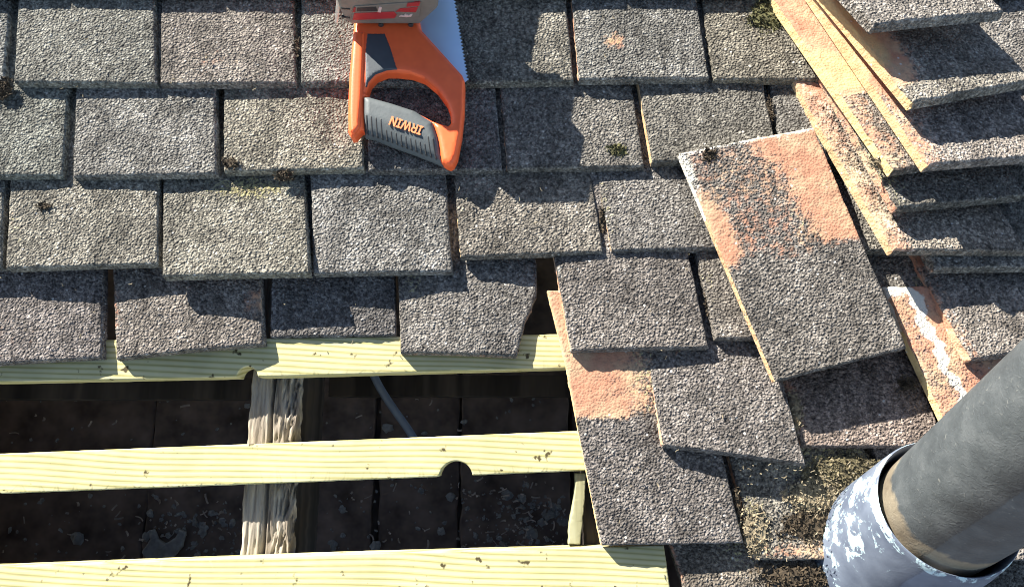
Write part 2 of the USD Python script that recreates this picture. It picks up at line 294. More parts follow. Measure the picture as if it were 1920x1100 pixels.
plain('felt_grey', (.30, .30, .28), .95, var=.3, vscale=80, bump=.6)
plain('chip_wood', (.50, .43, .36), .85, var=.5, vscale=35)
plain('moss_green', (.085, .082, .034), .95, var=.75, vscale=160, bump=.5)
plain('moss_mix', (.105, .088, .048), .95, var=.85, vscale=220, bump=.5)
plain('moss_brown', (.055, .04, .024), .95, var=.7, vscale=160, bump=.5)
plain('moss_pale', (.23, .19, .125), .95, var=.7, vscale=130, bump=.5)

def pipe_material():
    N = {'tc': ('texture_coordinate', {}), 'n': ('noise_texture', {'scale': 34.0, 'detail': 6.0, 'roughness': .68}), 'n2': ('noise_texture', {'scale': 210.0, 'detail': 3.0, 'distortion': 1.4}),
         'sx': ('separate_xyz', {}), 'mm': ('math', {'math_type': 'multiply_add', 'value2': .045}),
         'c': ('rgb_ramp', {'ramp': [(.3, (.042, .049, .054)), (.5, (.064, .074, .080)), (.7, (.098, .109, .115))]}),
         'd': ('rgb_ramp', {'ramp': [(.3, (.13, .105, .075)), (.7, (.26, .225, .165))]}),
         'h': ('attribute', {'attribute': 'mask'}), 'hs': ('separate_color', {}), 'ha': ('math', {'math_type': 'multiply_add', 'value2': .9}), 'hb': ('math', {'math_type': 'subtract', 'value2': .45}),
         'hf': ('map_range', {'range_type': 'smoothstep', 'from_min': .4, 'from_max': .6, 'clamp': True}), 'm': ('mix_color', {}),
         'sc': ('map_range', {'from_min': .66, 'from_max': .74, 'to_max': .5, 'clamp': True}), 'm2': ('mix_color', {'b': (.24, .24, .22)}),
         'bump': ('bump', {'strength': .5, 'distance': .0012}), 'p': ('principled_bsdf', {'roughness': .55, 'specular_ior_level': .5})}
    mat('pipe', N, [('tc.object', 'n.vector'), ('tc.object', 'n2.vector'), ('n.fac', 'c.fac'), ('n.fac', 'd.fac'), ('h.color', 'hs.color'), ('n.fac', 'ha.value1'), ('hs.r', 'ha.value3'), ('ha.value', 'hb.value1'), ('hb.value', 'hf.value'),
        ('hf.result', 'm.fac'), ('c.color', 'm.a'), ('d.color', 'm.b'), ('n2.fac', 'sc.value'), ('sc.result', 'm2.fac'), ('m.result', 'm2.a'), ('m2.result', 'p.base_color'), ('n2.fac', 'bump.height'), ('bump.normal', 'p.normal')])
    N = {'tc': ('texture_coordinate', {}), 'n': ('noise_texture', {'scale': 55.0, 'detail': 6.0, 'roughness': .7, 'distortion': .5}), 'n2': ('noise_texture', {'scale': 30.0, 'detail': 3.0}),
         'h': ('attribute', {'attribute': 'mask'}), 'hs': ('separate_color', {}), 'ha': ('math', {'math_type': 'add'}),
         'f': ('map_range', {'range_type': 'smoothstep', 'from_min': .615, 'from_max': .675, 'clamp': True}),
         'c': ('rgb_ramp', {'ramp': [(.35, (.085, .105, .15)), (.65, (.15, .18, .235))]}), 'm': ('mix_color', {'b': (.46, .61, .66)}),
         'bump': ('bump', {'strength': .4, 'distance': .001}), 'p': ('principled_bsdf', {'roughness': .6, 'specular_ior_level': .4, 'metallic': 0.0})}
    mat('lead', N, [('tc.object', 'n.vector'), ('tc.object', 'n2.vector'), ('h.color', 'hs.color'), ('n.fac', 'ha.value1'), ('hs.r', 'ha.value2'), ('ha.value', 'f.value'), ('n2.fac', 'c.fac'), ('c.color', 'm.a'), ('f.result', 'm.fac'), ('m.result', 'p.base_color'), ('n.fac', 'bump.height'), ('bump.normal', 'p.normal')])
pipe_material()

# ---------------------------------------------------------------- tiles
TH = .0135
def tile_shell(Lp, Rp, camber=.0015, rough=.0011, seed=0, fine=.0042, dense=1.0, mask=None, side=(.0, .0, .0), thick=TH, tailbow=0.0, longbow=0.0, chip=.0010):
    """a sandfaced clay tile: Lp, Rp are its left and right upper edges from tail to head (3D polylines)"""
    def resample(P, t):
        P = np.asarray(P, float); d = np.r_[0, np.cumsum(np.linalg.norm(np.diff(P, axis=0), axis=1))]; d /= d[-1]
        return np.stack([np.interp(t, d, P[:, k]) for k in range(3)], 1)
    Lp, Rp = np.asarray(Lp, float), np.asarray(Rp, float)
    ln = np.linalg.norm(np.diff(Lp, axis=0), axis=1).sum(); wd = np.linalg.norm(Rp[0] - Lp[0])
    def nodes(length, dense):
        e = np.array([0, .0007, .0018, .0034])/length
        mid = np.arange(.006, length*dense, fine)/length
        if dense < 1: mid = np.r_[mid, np.linspace(dense, 1, 7)[1:-1]]
        return np.unique(np.r_[e, mid[(mid > e[-1]) & (mid < 1 - e[-1])], 1 - e])
    s, t = nodes(wd, 1.0), nodes(ln, dense)
    A, B = resample(Lp, t), resample(Rp, t)
    P = A[:, None]*(1 - s[None, :, None]) + B[:, None]*s[None, :, None]
    N = np.cross(Rp[0] - Lp[0], Lp[-1] - Lp[0]); N /= np.linalg.norm(N)
    nu, nv = len(s), len(t); S, T = np.meshgrid(s, t); Q = P.reshape(-1, 3); S, T = S.ravel(), T.ravel()
    edge = np.minimum(np.minimum(S, 1 - S)*wd, np.minimum(T, 1 - T)*ln)
    rr = .0016 + .0026*meshkit.fbm(Q*70 + seed, 2, 3)
    x = np.clip(edge, 0, rr); drop = rr - np.sqrt(np.maximum(rr*rr - (rr - x)**2, 0))
    bowz = camber*(1 - (2*S - 1)**2) + tailbow*(1 - T)**2*(1 - (2*S - 1)**2) + longbow*4*T*(1 - T)
    z = bowz + rough*2*(meshkit.fbm(Q*np.array([230, 230, 230]) + seed*3.1, 2, 1) - .5) + .0016*(meshkit.fbm(Q*26 + seed, 2, 2) - .5)
    e1 = (Rp[0] - Lp[0])/wd; e2 = (Lp[-1] - Lp[0])/ln
    on = edge < 1e-9
    j = chip*(meshkit.fbm(Q*130 + seed*1.7, 3, 8) - .5)*2; j2 = chip*(meshkit.fbm(Q*130 + seed*2.3 + 50, 3, 9) - .5)*2
    fall = np.clip(1 - edge/.003, 0, 1)
    Q = Q + N*(z - drop)[:, None] + (e1*(j*fall)[:, None] + e2*(j2*fall)[:, None])
    m = np.zeros((len(Q), 3)) if mask is None else np.clip(np.stack([np.broadcast_to(c, S.shape) for c in mask(S, T)], 1), -.5, 1.7)
    mb = Mb(); mb.add(Q, grid_faces(nu, nv), m)
    idx = np.arange(nu*nv).reshape(nv, nu)
    loop = np.r_[idx[0], idx[1:, -1], idx[-1, -2::-1], idx[-2:0:-1, 0]]
    n = len(loop); base = P.reshape(-1, 3)[loop] + N*(bowz[loop] - thick)[:, None]
    top = Q[loop]; mid = (top + base)/2 + .0007*RNG.standard_normal((n, 1))*(e1 - e2)
    i = np.arange(n); k = (i + 1) % n
    rows = [base, mid, top]; v = np.vstack(rows); f = []
    for a in range(2): f += [np.stack([a*n + i, a*n + k, a*n + n + k], 1), np.stack([a*n + i, a*n + n + k, a*n + n + i], 1)]
    sm = np.tile(np.asarray(side, float), (len(v), 1)) if np.ndim(side) == 1 else np.array([side(S[q], T[q]) for q in np.r_[loop, loop, loop]])
    mb.add(v, np.vstack(f), sm)
    c = base.mean(0); mb.add(np.vstack([base, c]), np.stack([i, np.full(n, n), k], 1)[:, [0, 2, 1]][:, ::-1] if False else np.stack([k, i, np.full(n, n)], 1), np.asarray((.75, 0, 0)))
    return mb

ROOF = thing('tiled_roof', 'weathered tiled roof slope with a stripped opening showing pale battens', 'roof')
UNIT = .265
SLOPE = .135
def put_tile(BL, BR, TL, TR, dw=0.0, dwh=None, tone=(1, 1, 1), length=UNIT, label=None, wt=.006, wslope=None, tilt=0.0, **kw):
    """tail corners BL, BR and two points TL, TR further up its sides, all in pixels of the photograph"""
    up = wt + dw
    sl = SLOPE if wslope is None else wslope
    BL, TL, BR, TR = (BL[0] + 1.3, BL[1]), (TL[0] + 1.3, TL[1]), (BR[0] - 1.3, BR[1]), (TR[0] - 1.3, TR[1])
    bl, br = at(*BL, up - tilt), at(*BR, up + tilt)
    g = .105*sl
    tl, tr = at(*TL, up - g - tilt), at(*TR, up - g + tilt)
    d1, d2 = (tl - bl)/np.linalg.norm(tl - bl), (tr - br)/np.linalg.norm(tr - br)
    # the two sides run nearly parallel, as on a real tile
    dm = (d1 + d2)/2; d1, d2 = d1*.6 + dm*.4, d2*.6 + dm*.4
    mb = tile_shell([bl, bl + d1*length], [br, br + d2*length], **kw)
    mb.put(ROOF, 'tile', 'tile', label, tone=tone)
    return bl, br

def blob(s0, t0, rs, rt, k=1.0): return lambda S, T: k*np.exp(-((S - s0)/rs)**2 - ((T - t0)/rt)**2)
def masks(*items):
    """items: (channel, function of (s, t))"""
    def fn(S, T):
        out = [np.zeros_like(S), np.zeros_like(S), np.zeros_like(S)]
        for c, f in items: out[c] = np.maximum(out[c], f(S, T))
        w = .72 + .56*meshkit.fbm(np.stack([S*5 + len(items)*3.3, T*8, 0*S], -1), 3, 21)
        out[0] = out[0]*w; out[1] = out[1]*w
        return out
    return fn
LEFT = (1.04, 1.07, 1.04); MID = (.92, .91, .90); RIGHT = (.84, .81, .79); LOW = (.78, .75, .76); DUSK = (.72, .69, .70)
sd = [0]
def T(BL, BR, TL, TR, **kw):
    sd[0] += 1; r = random.Random(sd[0]*31)
    kw.setdefault('camber', .0005 + .0011*r.random()); kw.setdefault('seed', sd[0]); kw.setdefault('dense', .46)
    lf = kw.pop('side', (0,))[0]*1.6 if 'side' in kw else 0.0  # left edges take clay yellow for sunlight, tails stay dark for shade
    kw['side'] = (lambda s, t: (lf, 0, 0) if s < .01 and t > .004 else (0, 0, 0)) if not callable(kw.get('side')) else kw['side']; kw.setdefault('tailbow', .0015*(r.random() - .3)); kw.setdefault('tilt', 0.0007*(r.random() - .5))
    tn = np.array(kw.pop('tone', MID))*(1 + .14*(r.random() - .5))*np.array([1 + .05*(r.random() - .4), 1, 1 - .06*(r.random() - .4)]); kw['tone'] = tuple(tn)
    return put_tile(BL, BR, TL, TR, **kw)

# --- a course above the picture, and its neighbour
for x0, x1 in ((-150, 108), (116, 398), (404, 655), (662, 905), (912, 1160), (1167, 1415), (1420, 1668), (1674, 1920)):
    T((x0, -14), (x1, -13), (x0 + (x0 - 380)*-.03, -170), (x1 + (x1 - 380)*-.03, -170), tone=LEFT if x0 < 600 else MID, dw=.001)
# --- first course in the picture
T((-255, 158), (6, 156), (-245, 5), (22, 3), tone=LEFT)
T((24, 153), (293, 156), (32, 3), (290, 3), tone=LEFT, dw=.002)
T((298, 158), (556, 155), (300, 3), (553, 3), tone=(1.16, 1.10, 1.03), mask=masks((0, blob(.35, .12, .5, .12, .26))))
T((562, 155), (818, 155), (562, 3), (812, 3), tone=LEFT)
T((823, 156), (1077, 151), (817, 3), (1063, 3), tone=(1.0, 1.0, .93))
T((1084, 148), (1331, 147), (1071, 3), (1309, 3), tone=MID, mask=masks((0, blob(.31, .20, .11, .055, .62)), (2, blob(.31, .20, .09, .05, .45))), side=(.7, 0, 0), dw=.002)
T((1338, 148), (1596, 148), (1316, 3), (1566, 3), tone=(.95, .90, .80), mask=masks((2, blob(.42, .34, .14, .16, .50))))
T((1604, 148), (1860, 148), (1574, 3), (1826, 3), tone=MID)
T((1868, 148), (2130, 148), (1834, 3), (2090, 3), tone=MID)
# --- second
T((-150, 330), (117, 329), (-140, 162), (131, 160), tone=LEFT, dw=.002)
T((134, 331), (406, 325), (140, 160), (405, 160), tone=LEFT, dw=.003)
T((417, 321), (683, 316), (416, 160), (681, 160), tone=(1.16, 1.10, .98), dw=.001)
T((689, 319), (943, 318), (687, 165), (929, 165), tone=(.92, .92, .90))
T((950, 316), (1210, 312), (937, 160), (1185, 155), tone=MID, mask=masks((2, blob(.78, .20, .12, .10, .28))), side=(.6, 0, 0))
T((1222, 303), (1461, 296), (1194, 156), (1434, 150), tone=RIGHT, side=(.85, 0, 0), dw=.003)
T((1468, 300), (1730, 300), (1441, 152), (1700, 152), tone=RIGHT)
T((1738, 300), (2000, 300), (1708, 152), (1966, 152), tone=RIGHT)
# --- third: its tails stand high over the dropped course below
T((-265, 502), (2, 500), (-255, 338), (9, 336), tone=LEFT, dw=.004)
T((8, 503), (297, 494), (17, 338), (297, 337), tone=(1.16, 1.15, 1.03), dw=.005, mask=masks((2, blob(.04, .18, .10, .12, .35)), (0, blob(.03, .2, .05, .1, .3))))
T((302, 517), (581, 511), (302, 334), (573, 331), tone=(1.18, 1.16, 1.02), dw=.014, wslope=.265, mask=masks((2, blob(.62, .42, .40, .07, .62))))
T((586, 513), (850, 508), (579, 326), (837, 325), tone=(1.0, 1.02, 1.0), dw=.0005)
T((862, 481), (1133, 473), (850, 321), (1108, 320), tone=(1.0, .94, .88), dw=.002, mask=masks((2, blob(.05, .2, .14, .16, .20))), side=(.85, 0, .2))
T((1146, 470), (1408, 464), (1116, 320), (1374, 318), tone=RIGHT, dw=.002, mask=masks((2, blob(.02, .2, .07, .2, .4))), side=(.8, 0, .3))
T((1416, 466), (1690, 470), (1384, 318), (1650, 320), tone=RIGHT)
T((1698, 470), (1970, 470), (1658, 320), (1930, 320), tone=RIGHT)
# --- fourth: the lowest course left over the opening, dropped on to the batten
D4 = dict(wt=-.008, wslope=.07)
T((-110, 690), (191, 670), (-100, 510), (193, 508), tone=(1.0, .94, .93), mask=masks((0, blob(.2, .1, .6, .2, .26))), tailbow=.004, **D4)
T((216, 673), (495, 646), (207, 508), (490, 512), tone=(.98, .93, .92), mask=masks((0, blob(.97, .2, .12, .10, .55)), (0, blob(.01, .25, .05, .2, .42))), tailbow=.006, **D4)
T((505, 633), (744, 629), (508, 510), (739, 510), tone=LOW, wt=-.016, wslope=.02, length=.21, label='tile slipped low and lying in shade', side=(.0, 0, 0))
# broken tile
bl = at(751, 661, -.007); brk = [(968, 668, -.007), (977, 632, -.0075), (984, 603, -.0085), (996, 580, -.010), (1007, 548, -.0115), (1005, 490, -.015)]
Rb = [at(*q) for q in brk]; dh = (at(746, 515, -.014) - bl); dh /= np.linalg.norm(dh)
Rb.append(Rb[-1] + dh*(UNIT - np.linalg.norm(np.diff(np.array(Rb), axis=0), axis=1).sum()))
tile_shell([bl, bl + dh*UNIT], Rb, seed=77, dense=.46, camber=.003, tailbow=.003, mask=masks((2, blob(.10, .30, .14, .12, .38))), side=(.35, 0, 0)).put(ROOF, 'tile', 'tile', 'tile with its lower right corner broken off', tone=(.95, .92, .91))
T((1070, 657), (1331, 651), (1037, 486), (1295, 477), tone=(.88, .85, .85), wt=.0105, wslope=.09, side=(.5, .1, .1), mask=masks((1, blob(.02, .35, .03, .06, .5))))
T((1341, 634), (1600, 634), (1303, 476), (1562, 470), tone=RIGHT, wt=.009, wslope=.09, mask=masks((2, blob(.04, .25, .07, .2, .35))))
T((1608, 634), (1870, 634), (1570, 470), (1830, 470), tone=RIGHT, wt=-.004, wslope=.09)
T((1878, 634), (2150, 634), (1838, 470), (2110, 470), tone=RIGHT, wt=-.004, wslope=.09)

# --- right of the opening: one whole tile laid bare, a slipped one over it, and what is left below
hl = at(1026, 543, -.0045); tl_ = at(1128, 1022, -.0055); tr_ = at(1396, 1018, -.0055)
dh = (hl - tl_); Lb = [tl_, at(1085, 808, -.0055), at(1061, 682, -.005), hl]
Rr = [tr_, tr_ + dh*.98]
clayedge = lambda S, T: np.clip((T - .455)/.05, 0, 1)*.86*(1 - np.clip((S - .28)/.4, 0, 1)*.62)
tile_shell(Lb, Rr, seed=91, dense=1.0, camber=.002, rough=.0009, mask=masks((0, clayedge), (2, blob(.62, .62, .28, .2, .42))), side=lambda s, t: (1.5 if s < .01 else 0, 0, .1)).put(ROOF, 'tile', 'tile', 'whole tile laid bare, its upper half bright orange clay', tone=(.85, .80, .80))
T((1243, 834), (1513, 871), (1217, 684), (1452, 655), tone=(.88, .85, .86), wt=.012, wslope=.16, mask=masks((2, blob(.02, .3, .08, .4, .25))), dense=.75, camber=.003, label='slipped tile lying askew with its right corner low', side=(.55, 0, .2))
T((1502, 836), (1775, 838), (1462, 724), (1735, 716), tone=(.95, .82, .76), wt=-.003, wslope=.10, mask=masks((0, blob(.04, .2, .08, .3, .45)), (2, blob(.03, .3, .05, .3, .3))), dense=.7, side=(.7, 0, .1))
T((1785, 838), (2060, 840), (1745, 716), (2015, 716), tone=(.9, .7, .65), wt=-.004)
T((1420, 1050), (1690, 1047), (1368, 862), (1630, 862), tone=(.92, .88, .84), wt=-.011, wslope=.08, mask=masks((2, blob(.75, .30, .5, .35, .52)), (0, blob(.5, .03, .6, .06, .55)), (2, blob(.05, .15, .14, .2, .5))), dense=.7, side=(.4, 0, .1))
T((1700, 1050), (1980, 1050), (1640, 862), (1920, 862), tone=RIGHT, wt=-.013, wslope=.08)
T((1318, 1210), (1590, 1210), (1257, 1030), (1523, 1030), tone=(.85, .76, .70), wt=-.020, wslope=.07, mask=masks((2, blob(.45, .45, .25, .18, .5)), (0, blob(.5, .55, .16, .10, .6)), (0, blob(.0, .4, .04, .4, .5))), dense=.7)
T((1598, 1210), (1880, 1210), (1531, 1030), (1800, 1030), tone=(.8, .74, .70), wt=-.020, wslope=.07)
T((1888, 1210), (2150, 1210), (1808, 1030), (2080, 1030), tone=RIGHT, wt=-.020, wslope=.07)

# ---------------------------------------------------------------- battens, rafters and what lies under them
BT, BB = -.0205, -.0455
def batten(top, bottom, notch=None, label=None, dark=0):
    """top, bottom: pixel polylines of the upper and lower long edges, left to right; notch: (x, y, rx, ry)"""
    p = px_poly(top + bottom[::-1], BT)
    if notch:
        c = at(notch[0], notch[1], BT); q = at(notch[0] + notch[2], notch[1], BT); k = at(notch[0], notch[1] - notch[3], BT)
        e = affinity.translate(affinity.scale(Point(0, 0).buffer(1, 24), abs(q[0] - c[0]), abs(k[1] - c[1])), c[0], c[1]); p = p.difference(e)
    return pillow(p, BB, BT, .0016, .004, .02, bump=.0004, seed=4, jit=.00015).put(ROOF, 'batten', 'batten_wood', label)
batten([(-330, 642), (480, 634), (1120, 625)], [(-330, 722), (0, 716), (520, 705), (1130, 688)], notch=(463, 709, 20, 22), label='upper batten, half covered by tiles, with a small knot notch')
batten([(-330, 860), (0, 850), (540, 829), (1090, 807), (1300, 800)], [(-330, 938), (0, 925), (560, 904), (1095, 882), (1300, 874)], notch=(855, 894, 31, 30), label='middle batten with a half round notch in its lower edge')
batten([(-330, 1070), (0, 1061), (600, 1039), (1245, 1021)], [(-330, 1148), (0, 1140), (600, 1126), (1258, 1112)], label='lower batten with a sawn end beside the tiles')
# hidden battens that carry the courses above
for y in (385, 215, 50): pillow(px_poly([(-330, y), (2100, y - 20), (2100, y + 40), (-330, y + 62)], -.045), -.071, -.046, .0016, .02, .05).put(ROOF, 'batten', 'batten_wood')
def rafter(x0, x1, v0, v1, top, label, matn='old_wood', seed=1, crack=None, depth=.11):
    nu, nv = 46, 240
    s, t = np.linspace(0, 1, nu), np.linspace(0, 1, nv); S, T_ = np.meshgrid(s, t); U = x0 + (x1 - x0)*S; V = v0 + (v1 - v0)*T_
    q = np.stack([U*420, V*26, np.zeros_like(U) + seed], -1)
    z = .0055*(meshkit.fbm(q, 3, 4) - .5)
    rough_side = np.clip((S - .45)/.4, 0, 1)
    z -= .013*rough_side*np.clip(meshkit.fbm(np.stack([U*430, V*100, np.zeros_like(U)], -1), 3, 7) - .44, 0, 1)*2.2
    if crack is not None:
        c0 = crack + .03*(meshkit.fbm(np.stack([V*30, V*0, V*0], -1), 2, 3) - .5)
        z -= .016*np.exp(-((S - c0)/.026)**2)
    edge = np.minimum(S, 1 - S)*(x1 - x0); z -= .003*np.clip(1 - edge/.003, 0, 1)**2
    jit = .0016*(meshkit.fbm(np.stack([V*90, S*3, V*0], -1), 3, 11) - .5)*2
    U = U + jit*np.clip(1 - edge/.004, 0, 1)
    v = np.stack([U, V, top + z], -1).reshape(-1, 3); mb = Mb(); mb.add(v, grid_faces(nu, nv)); sb = Mb()
    idx = np.arange(nu*nv).reshape(nv, nu)
    for e, fl in ((idx[:, 0], False), (idx[:, -1], True)):
        a = v[e]; b = a.copy(); b[:, 2] = top - depth; k = np.arange(nv - 1)
        f = np.vstack([np.stack([k, k + 1, k + nv], 1), np.stack([k + 1, k + nv + 1, k + nv], 1)])
        sb.add(np.vstack([a, b]), f if fl is False else f[:, ::-1])
    sb.add([[x0, v0, top - depth], [x1, v0, top - depth], [x1, v1, top - depth], [x0, v1, top - depth]], [[0, 2, 1], [0, 3, 2]])
    q = mb.put(ROOF, 'rafter', matn, label); sb.put(q, 'side_face', 'dark_wood'); return q  # sides coloured darker than the top to stand in for their shade
ra, rb = at(459, 880, BB)[0], at(556, 880, BB)[0]
rafter(ra, rb, -.50, .60, BB - .001, 'old split rafter bared between the battens', seed=3, crack=.45)
rc = at(1092, 880, BB)[0]
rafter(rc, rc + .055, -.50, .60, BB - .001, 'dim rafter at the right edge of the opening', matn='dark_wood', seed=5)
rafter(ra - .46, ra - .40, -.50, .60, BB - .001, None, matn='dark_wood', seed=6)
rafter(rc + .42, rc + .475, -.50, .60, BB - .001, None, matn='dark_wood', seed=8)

# unseen slabs added to block sun, beyond what is built tile by tile
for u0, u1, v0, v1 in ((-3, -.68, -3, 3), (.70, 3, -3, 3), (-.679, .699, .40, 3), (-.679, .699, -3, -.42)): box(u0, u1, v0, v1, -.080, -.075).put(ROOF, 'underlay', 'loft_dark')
# dark floor far below, of old boards
FL = -.42
floor = thing('loft_floor', None, None, (0, -.1, FL), kind='structure')
xs = [-1.3, -1.0] + [at(x, 960, FL)[0] for x in (-60, 272, 470, 700, 862, 1075)] + [.35, .7, 1.1]
for k in range(len(xs) - 1):
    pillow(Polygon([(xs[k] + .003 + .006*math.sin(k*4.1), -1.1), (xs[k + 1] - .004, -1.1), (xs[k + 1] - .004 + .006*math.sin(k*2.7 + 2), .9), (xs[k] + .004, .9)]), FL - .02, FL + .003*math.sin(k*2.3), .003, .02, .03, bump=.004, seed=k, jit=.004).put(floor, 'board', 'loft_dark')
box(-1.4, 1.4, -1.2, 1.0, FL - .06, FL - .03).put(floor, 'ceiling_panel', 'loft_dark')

oa, ob = at(-300, 748, -.17), at(1110, 712, -.17)
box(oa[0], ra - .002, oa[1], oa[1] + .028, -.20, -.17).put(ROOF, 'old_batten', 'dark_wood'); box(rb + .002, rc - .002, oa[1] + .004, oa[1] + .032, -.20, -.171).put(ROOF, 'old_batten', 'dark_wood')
# ---------------------------------------------------------------- the loose tile lying across the courses
def free_tile(name, label, TLp, TRp, BRp, BLp, w4, tone, group=None, cat='roof tile', **kw):
    tl, tr, br, bl = [at(x, y, w) for (x, y), w in zip((TLp, TRp, BRp, BLp), w4)]
    o = (tl + tr + br + bl)/4 - np.array([0, 0, TH])
    mb = tile_shell([bl, tl], [br, tr], **kw)
    th = lone(name, mb, 'tile', label, cat, o, group, tone=tone); return th
def loose_mask(S, T):
    E = np.clip((T - .42 - .02*np.sin(S*9))/.09, 0, 1); orange = E*(np.exp(-((S - (.98 - .30*(T - .5)))/.34)**2)*1.0)
    orange = np.maximum(orange, E*np.exp(-((S - .02)/.15)**2)*np.clip((.95 - T)/.25, 0, 1)*.95)
    orange = np.maximum(orange, np.clip((T - .80)/.15, 0, 1)*np.clip((S - .3)/.3, 0, 1)*.8)
    orange = np.maximum(orange, E*.40)
    lime = np.maximum(np.exp(-((1 - T)/.026)**2)*.62, np.exp(-(S/.07)**2)*np.clip((T - .70)/.2, 0, 1)*.72)
    lime = np.maximum(lime, .28*np.clip((T - .84)/.1, 0, 1))
    lich = .34*np.exp(-((S - .62)/.12)**2 - ((T - .62)/.12)**2)
    return [orange, lime, lich]
free_tile('loose_tile', 'loose roof tile lying askew over the courses, its upper half orange clay', (1275, 287), (1526, 238), (1702, 652), (1455, 715), (.024, .024, .030, .030), (.86, .82, .80),
          seed=201, mask=loose_mask, dense=1.0, camber=.002, side=lambda s, t: (1.3 if s < .01 else .5, .8 if t > .7 else .1, 0) if (s < .01 or t > .98) else (0, 0, 0))

# ---------------------------------------------------------------- the slumped stack of tiles on the right
# name, head-left, tail-left, tail-right (pixels) and their heights
STK = []
def stack_tile(label, HL, TLt, TRt, wh, wt, wr, tone, seed, mask, side, longbow=0.0, camber=.001):
    hl, tl, tr = at(*HL, wh), at(*TLt, wt), at(*TRt, wr)
    e1 = (tr - tl); e1 *= .168/np.linalg.norm(e1); tr = tl + e1
    hr = hl + e1
    o = (hl + hr + tl + tr)/4 - np.array([0, 0, TH])
    lf = 0 if callable(side) else side[0]*1.9
    side = side if callable(side) else (lambda s, t: (lf, side_w, .1) if s < .01 else (0.05, 0, .1)); side_w = 0
    mb = tile_shell([tl, hl], [tr, hr], seed=seed, dense=1.0, mask=mask, side=side, camber=camber, longbow=longbow, rough=.0013, chip=.0026)
    lone('stacked_tile', mb, 'tile', label, 'roof tile', o, 'tiles stacked loose at the right', tone=tone)
    STK.append((label, np.linalg.norm(tl - hl), np.degrees(np.arccos(e1 @ (hl - tl)/np.linalg.norm(e1)/np.linalg.norm(hl - tl)))))
half = lambda k, a=1.0: (lambda S, T: np.where(T > k, a, 0.0))
GR = (1.2, 1.15, 1.12)
stack_tile('topmost tile of the slumped stack, cut by the upper picture edge', (1460, -150), (1640, 44), (1915, 18), .075, .128, .090, GR, 301, masks((1, blob(.85, .05, .2, .05, .35))), (.1, .0, .1))
stack_tile('second stacked tile, yellow clay down its left margin, under the topmost', (1505, -60), (1713, 190), (1920, 153), .036, .106, .070, (1.25, 1.2, 1.12), 302, masks((0, lambda S, T: np.exp(-(S/.22)**2)*np.clip((T - .02)/.25, 0, 1)*1.45), (2, blob(.3, .08, .25, .08, .3))), (.75, .1, .35))
stack_tile('third stacked tile with a long pale yellow left edge', (1512, -28), (1742, 308), (1920, 294), .020, .092, .062, (1.35, 1.25, 1.2), 303, masks((0, lambda S, T: 1.3*np.exp(-(S/.14)**2)*np.clip((T - .28)/.2, 0, 1)), (0, lambda S, T: .55*np.exp(-(S/.2)**2))), (.72, .12, .42))
stack_tile('orange topped stacked tile whose lower half is grey, below the yellow edged one', (1448, -10), (1677, 317), (1760, 306), .006, .077, .064, (1.15, 1.05, .98), 304, masks((0, lambda S, T: np.clip((T - .37)/.06, 0, 1)*np.clip(1.45 - (T + .05*np.sin(S*7) - .6)/.12*.5, .95, 1.45)), (0, lambda S, T: .5*np.exp(-(S/.2)**2))), (.85, .1, .35))
stack_tile('stubby stacked tile with a crumbled corner under the orange topped one', (1500, 60), (1684, 388), (1920, 366), -.004, .062, .030, (.86, .84, .80), 305, masks((2, blob(.05, .2, .15, .3, .45))), (.3, .0, .65))
stack_tile('long stacked tile with an orange clay head, beside the loose tile', (1438, 62), (1677, 468), (1920, 470), -.012, .048, .020, (1.2, 1.1, 1.0), 306, masks((0, lambda S, T: np.clip((T - .55)/.2, 0, 1)*1.0), (0, lambda S, T: .66*np.exp(-(S/.2)**2)), (2, lambda S, T: .22*np.exp(-(S/.3)**2)), (1, lambda S, T: .36*np.exp(-((S - .1)/.3)**2))), (.70, .1, .5))
stack_tile('stacked tile showing only a thin lit tail under the long one', (1580, 180), (1756, 502), (1990, 500), -.030, .026, .002, (1.0, .98, .94), 307, masks((0, blob(.5, .5, .01, .01, 0))), (.2, 0, .1))
stack_tile('stacked tile with a sunlit tail, lowest on the right, above the grey pipe', (1660, 398), (1822, 672), (2100, 640), -.020, .020, -.004, (1.1, 1.02, .98), 308, masks((0, lambda S, T: .42*np.exp(-(S/.12)**2)), (0, half(.62, .7))), (.45, 0, .1))
stack_tile('stacked tile with white mortar along its left margin, beside the grey pipe', (1658, 538), (1800, 840), (2060, 820), .004, .014, -.010, (.95, .78, .76), 309, masks((1, lambda S, T: np.clip(1.0 - ((S - .17 - .02*np.sin(T*23) - .015*np.sin(T*61 + 1))/(.035 + .04*np.clip(T, 0, 1) + .012*np.sin(T*37)))**2, 0, 1.0)), (0, lambda S, T: .55*np.exp(-((S - .02)/.10)**2)), (0, lambda S, T: .66 + 0*S), (1, lambda S, T: np.exp(-((1 - T)/.08)**2)*np.exp(-(S/.2)**2))), lambda s, t: (1.7 if s < .01 else .2, .7 if t > .72 else .0, 0))
stack_tile('stacked tile sliver lit between the long tile and the mortared one', (1560, 300), (1735, 560), (1990, 540), -.050, -.002, -.020, (.9, .86, .76), 310, masks((2, lambda S, T: .4 + 0*S)), (.6, .0, .6))

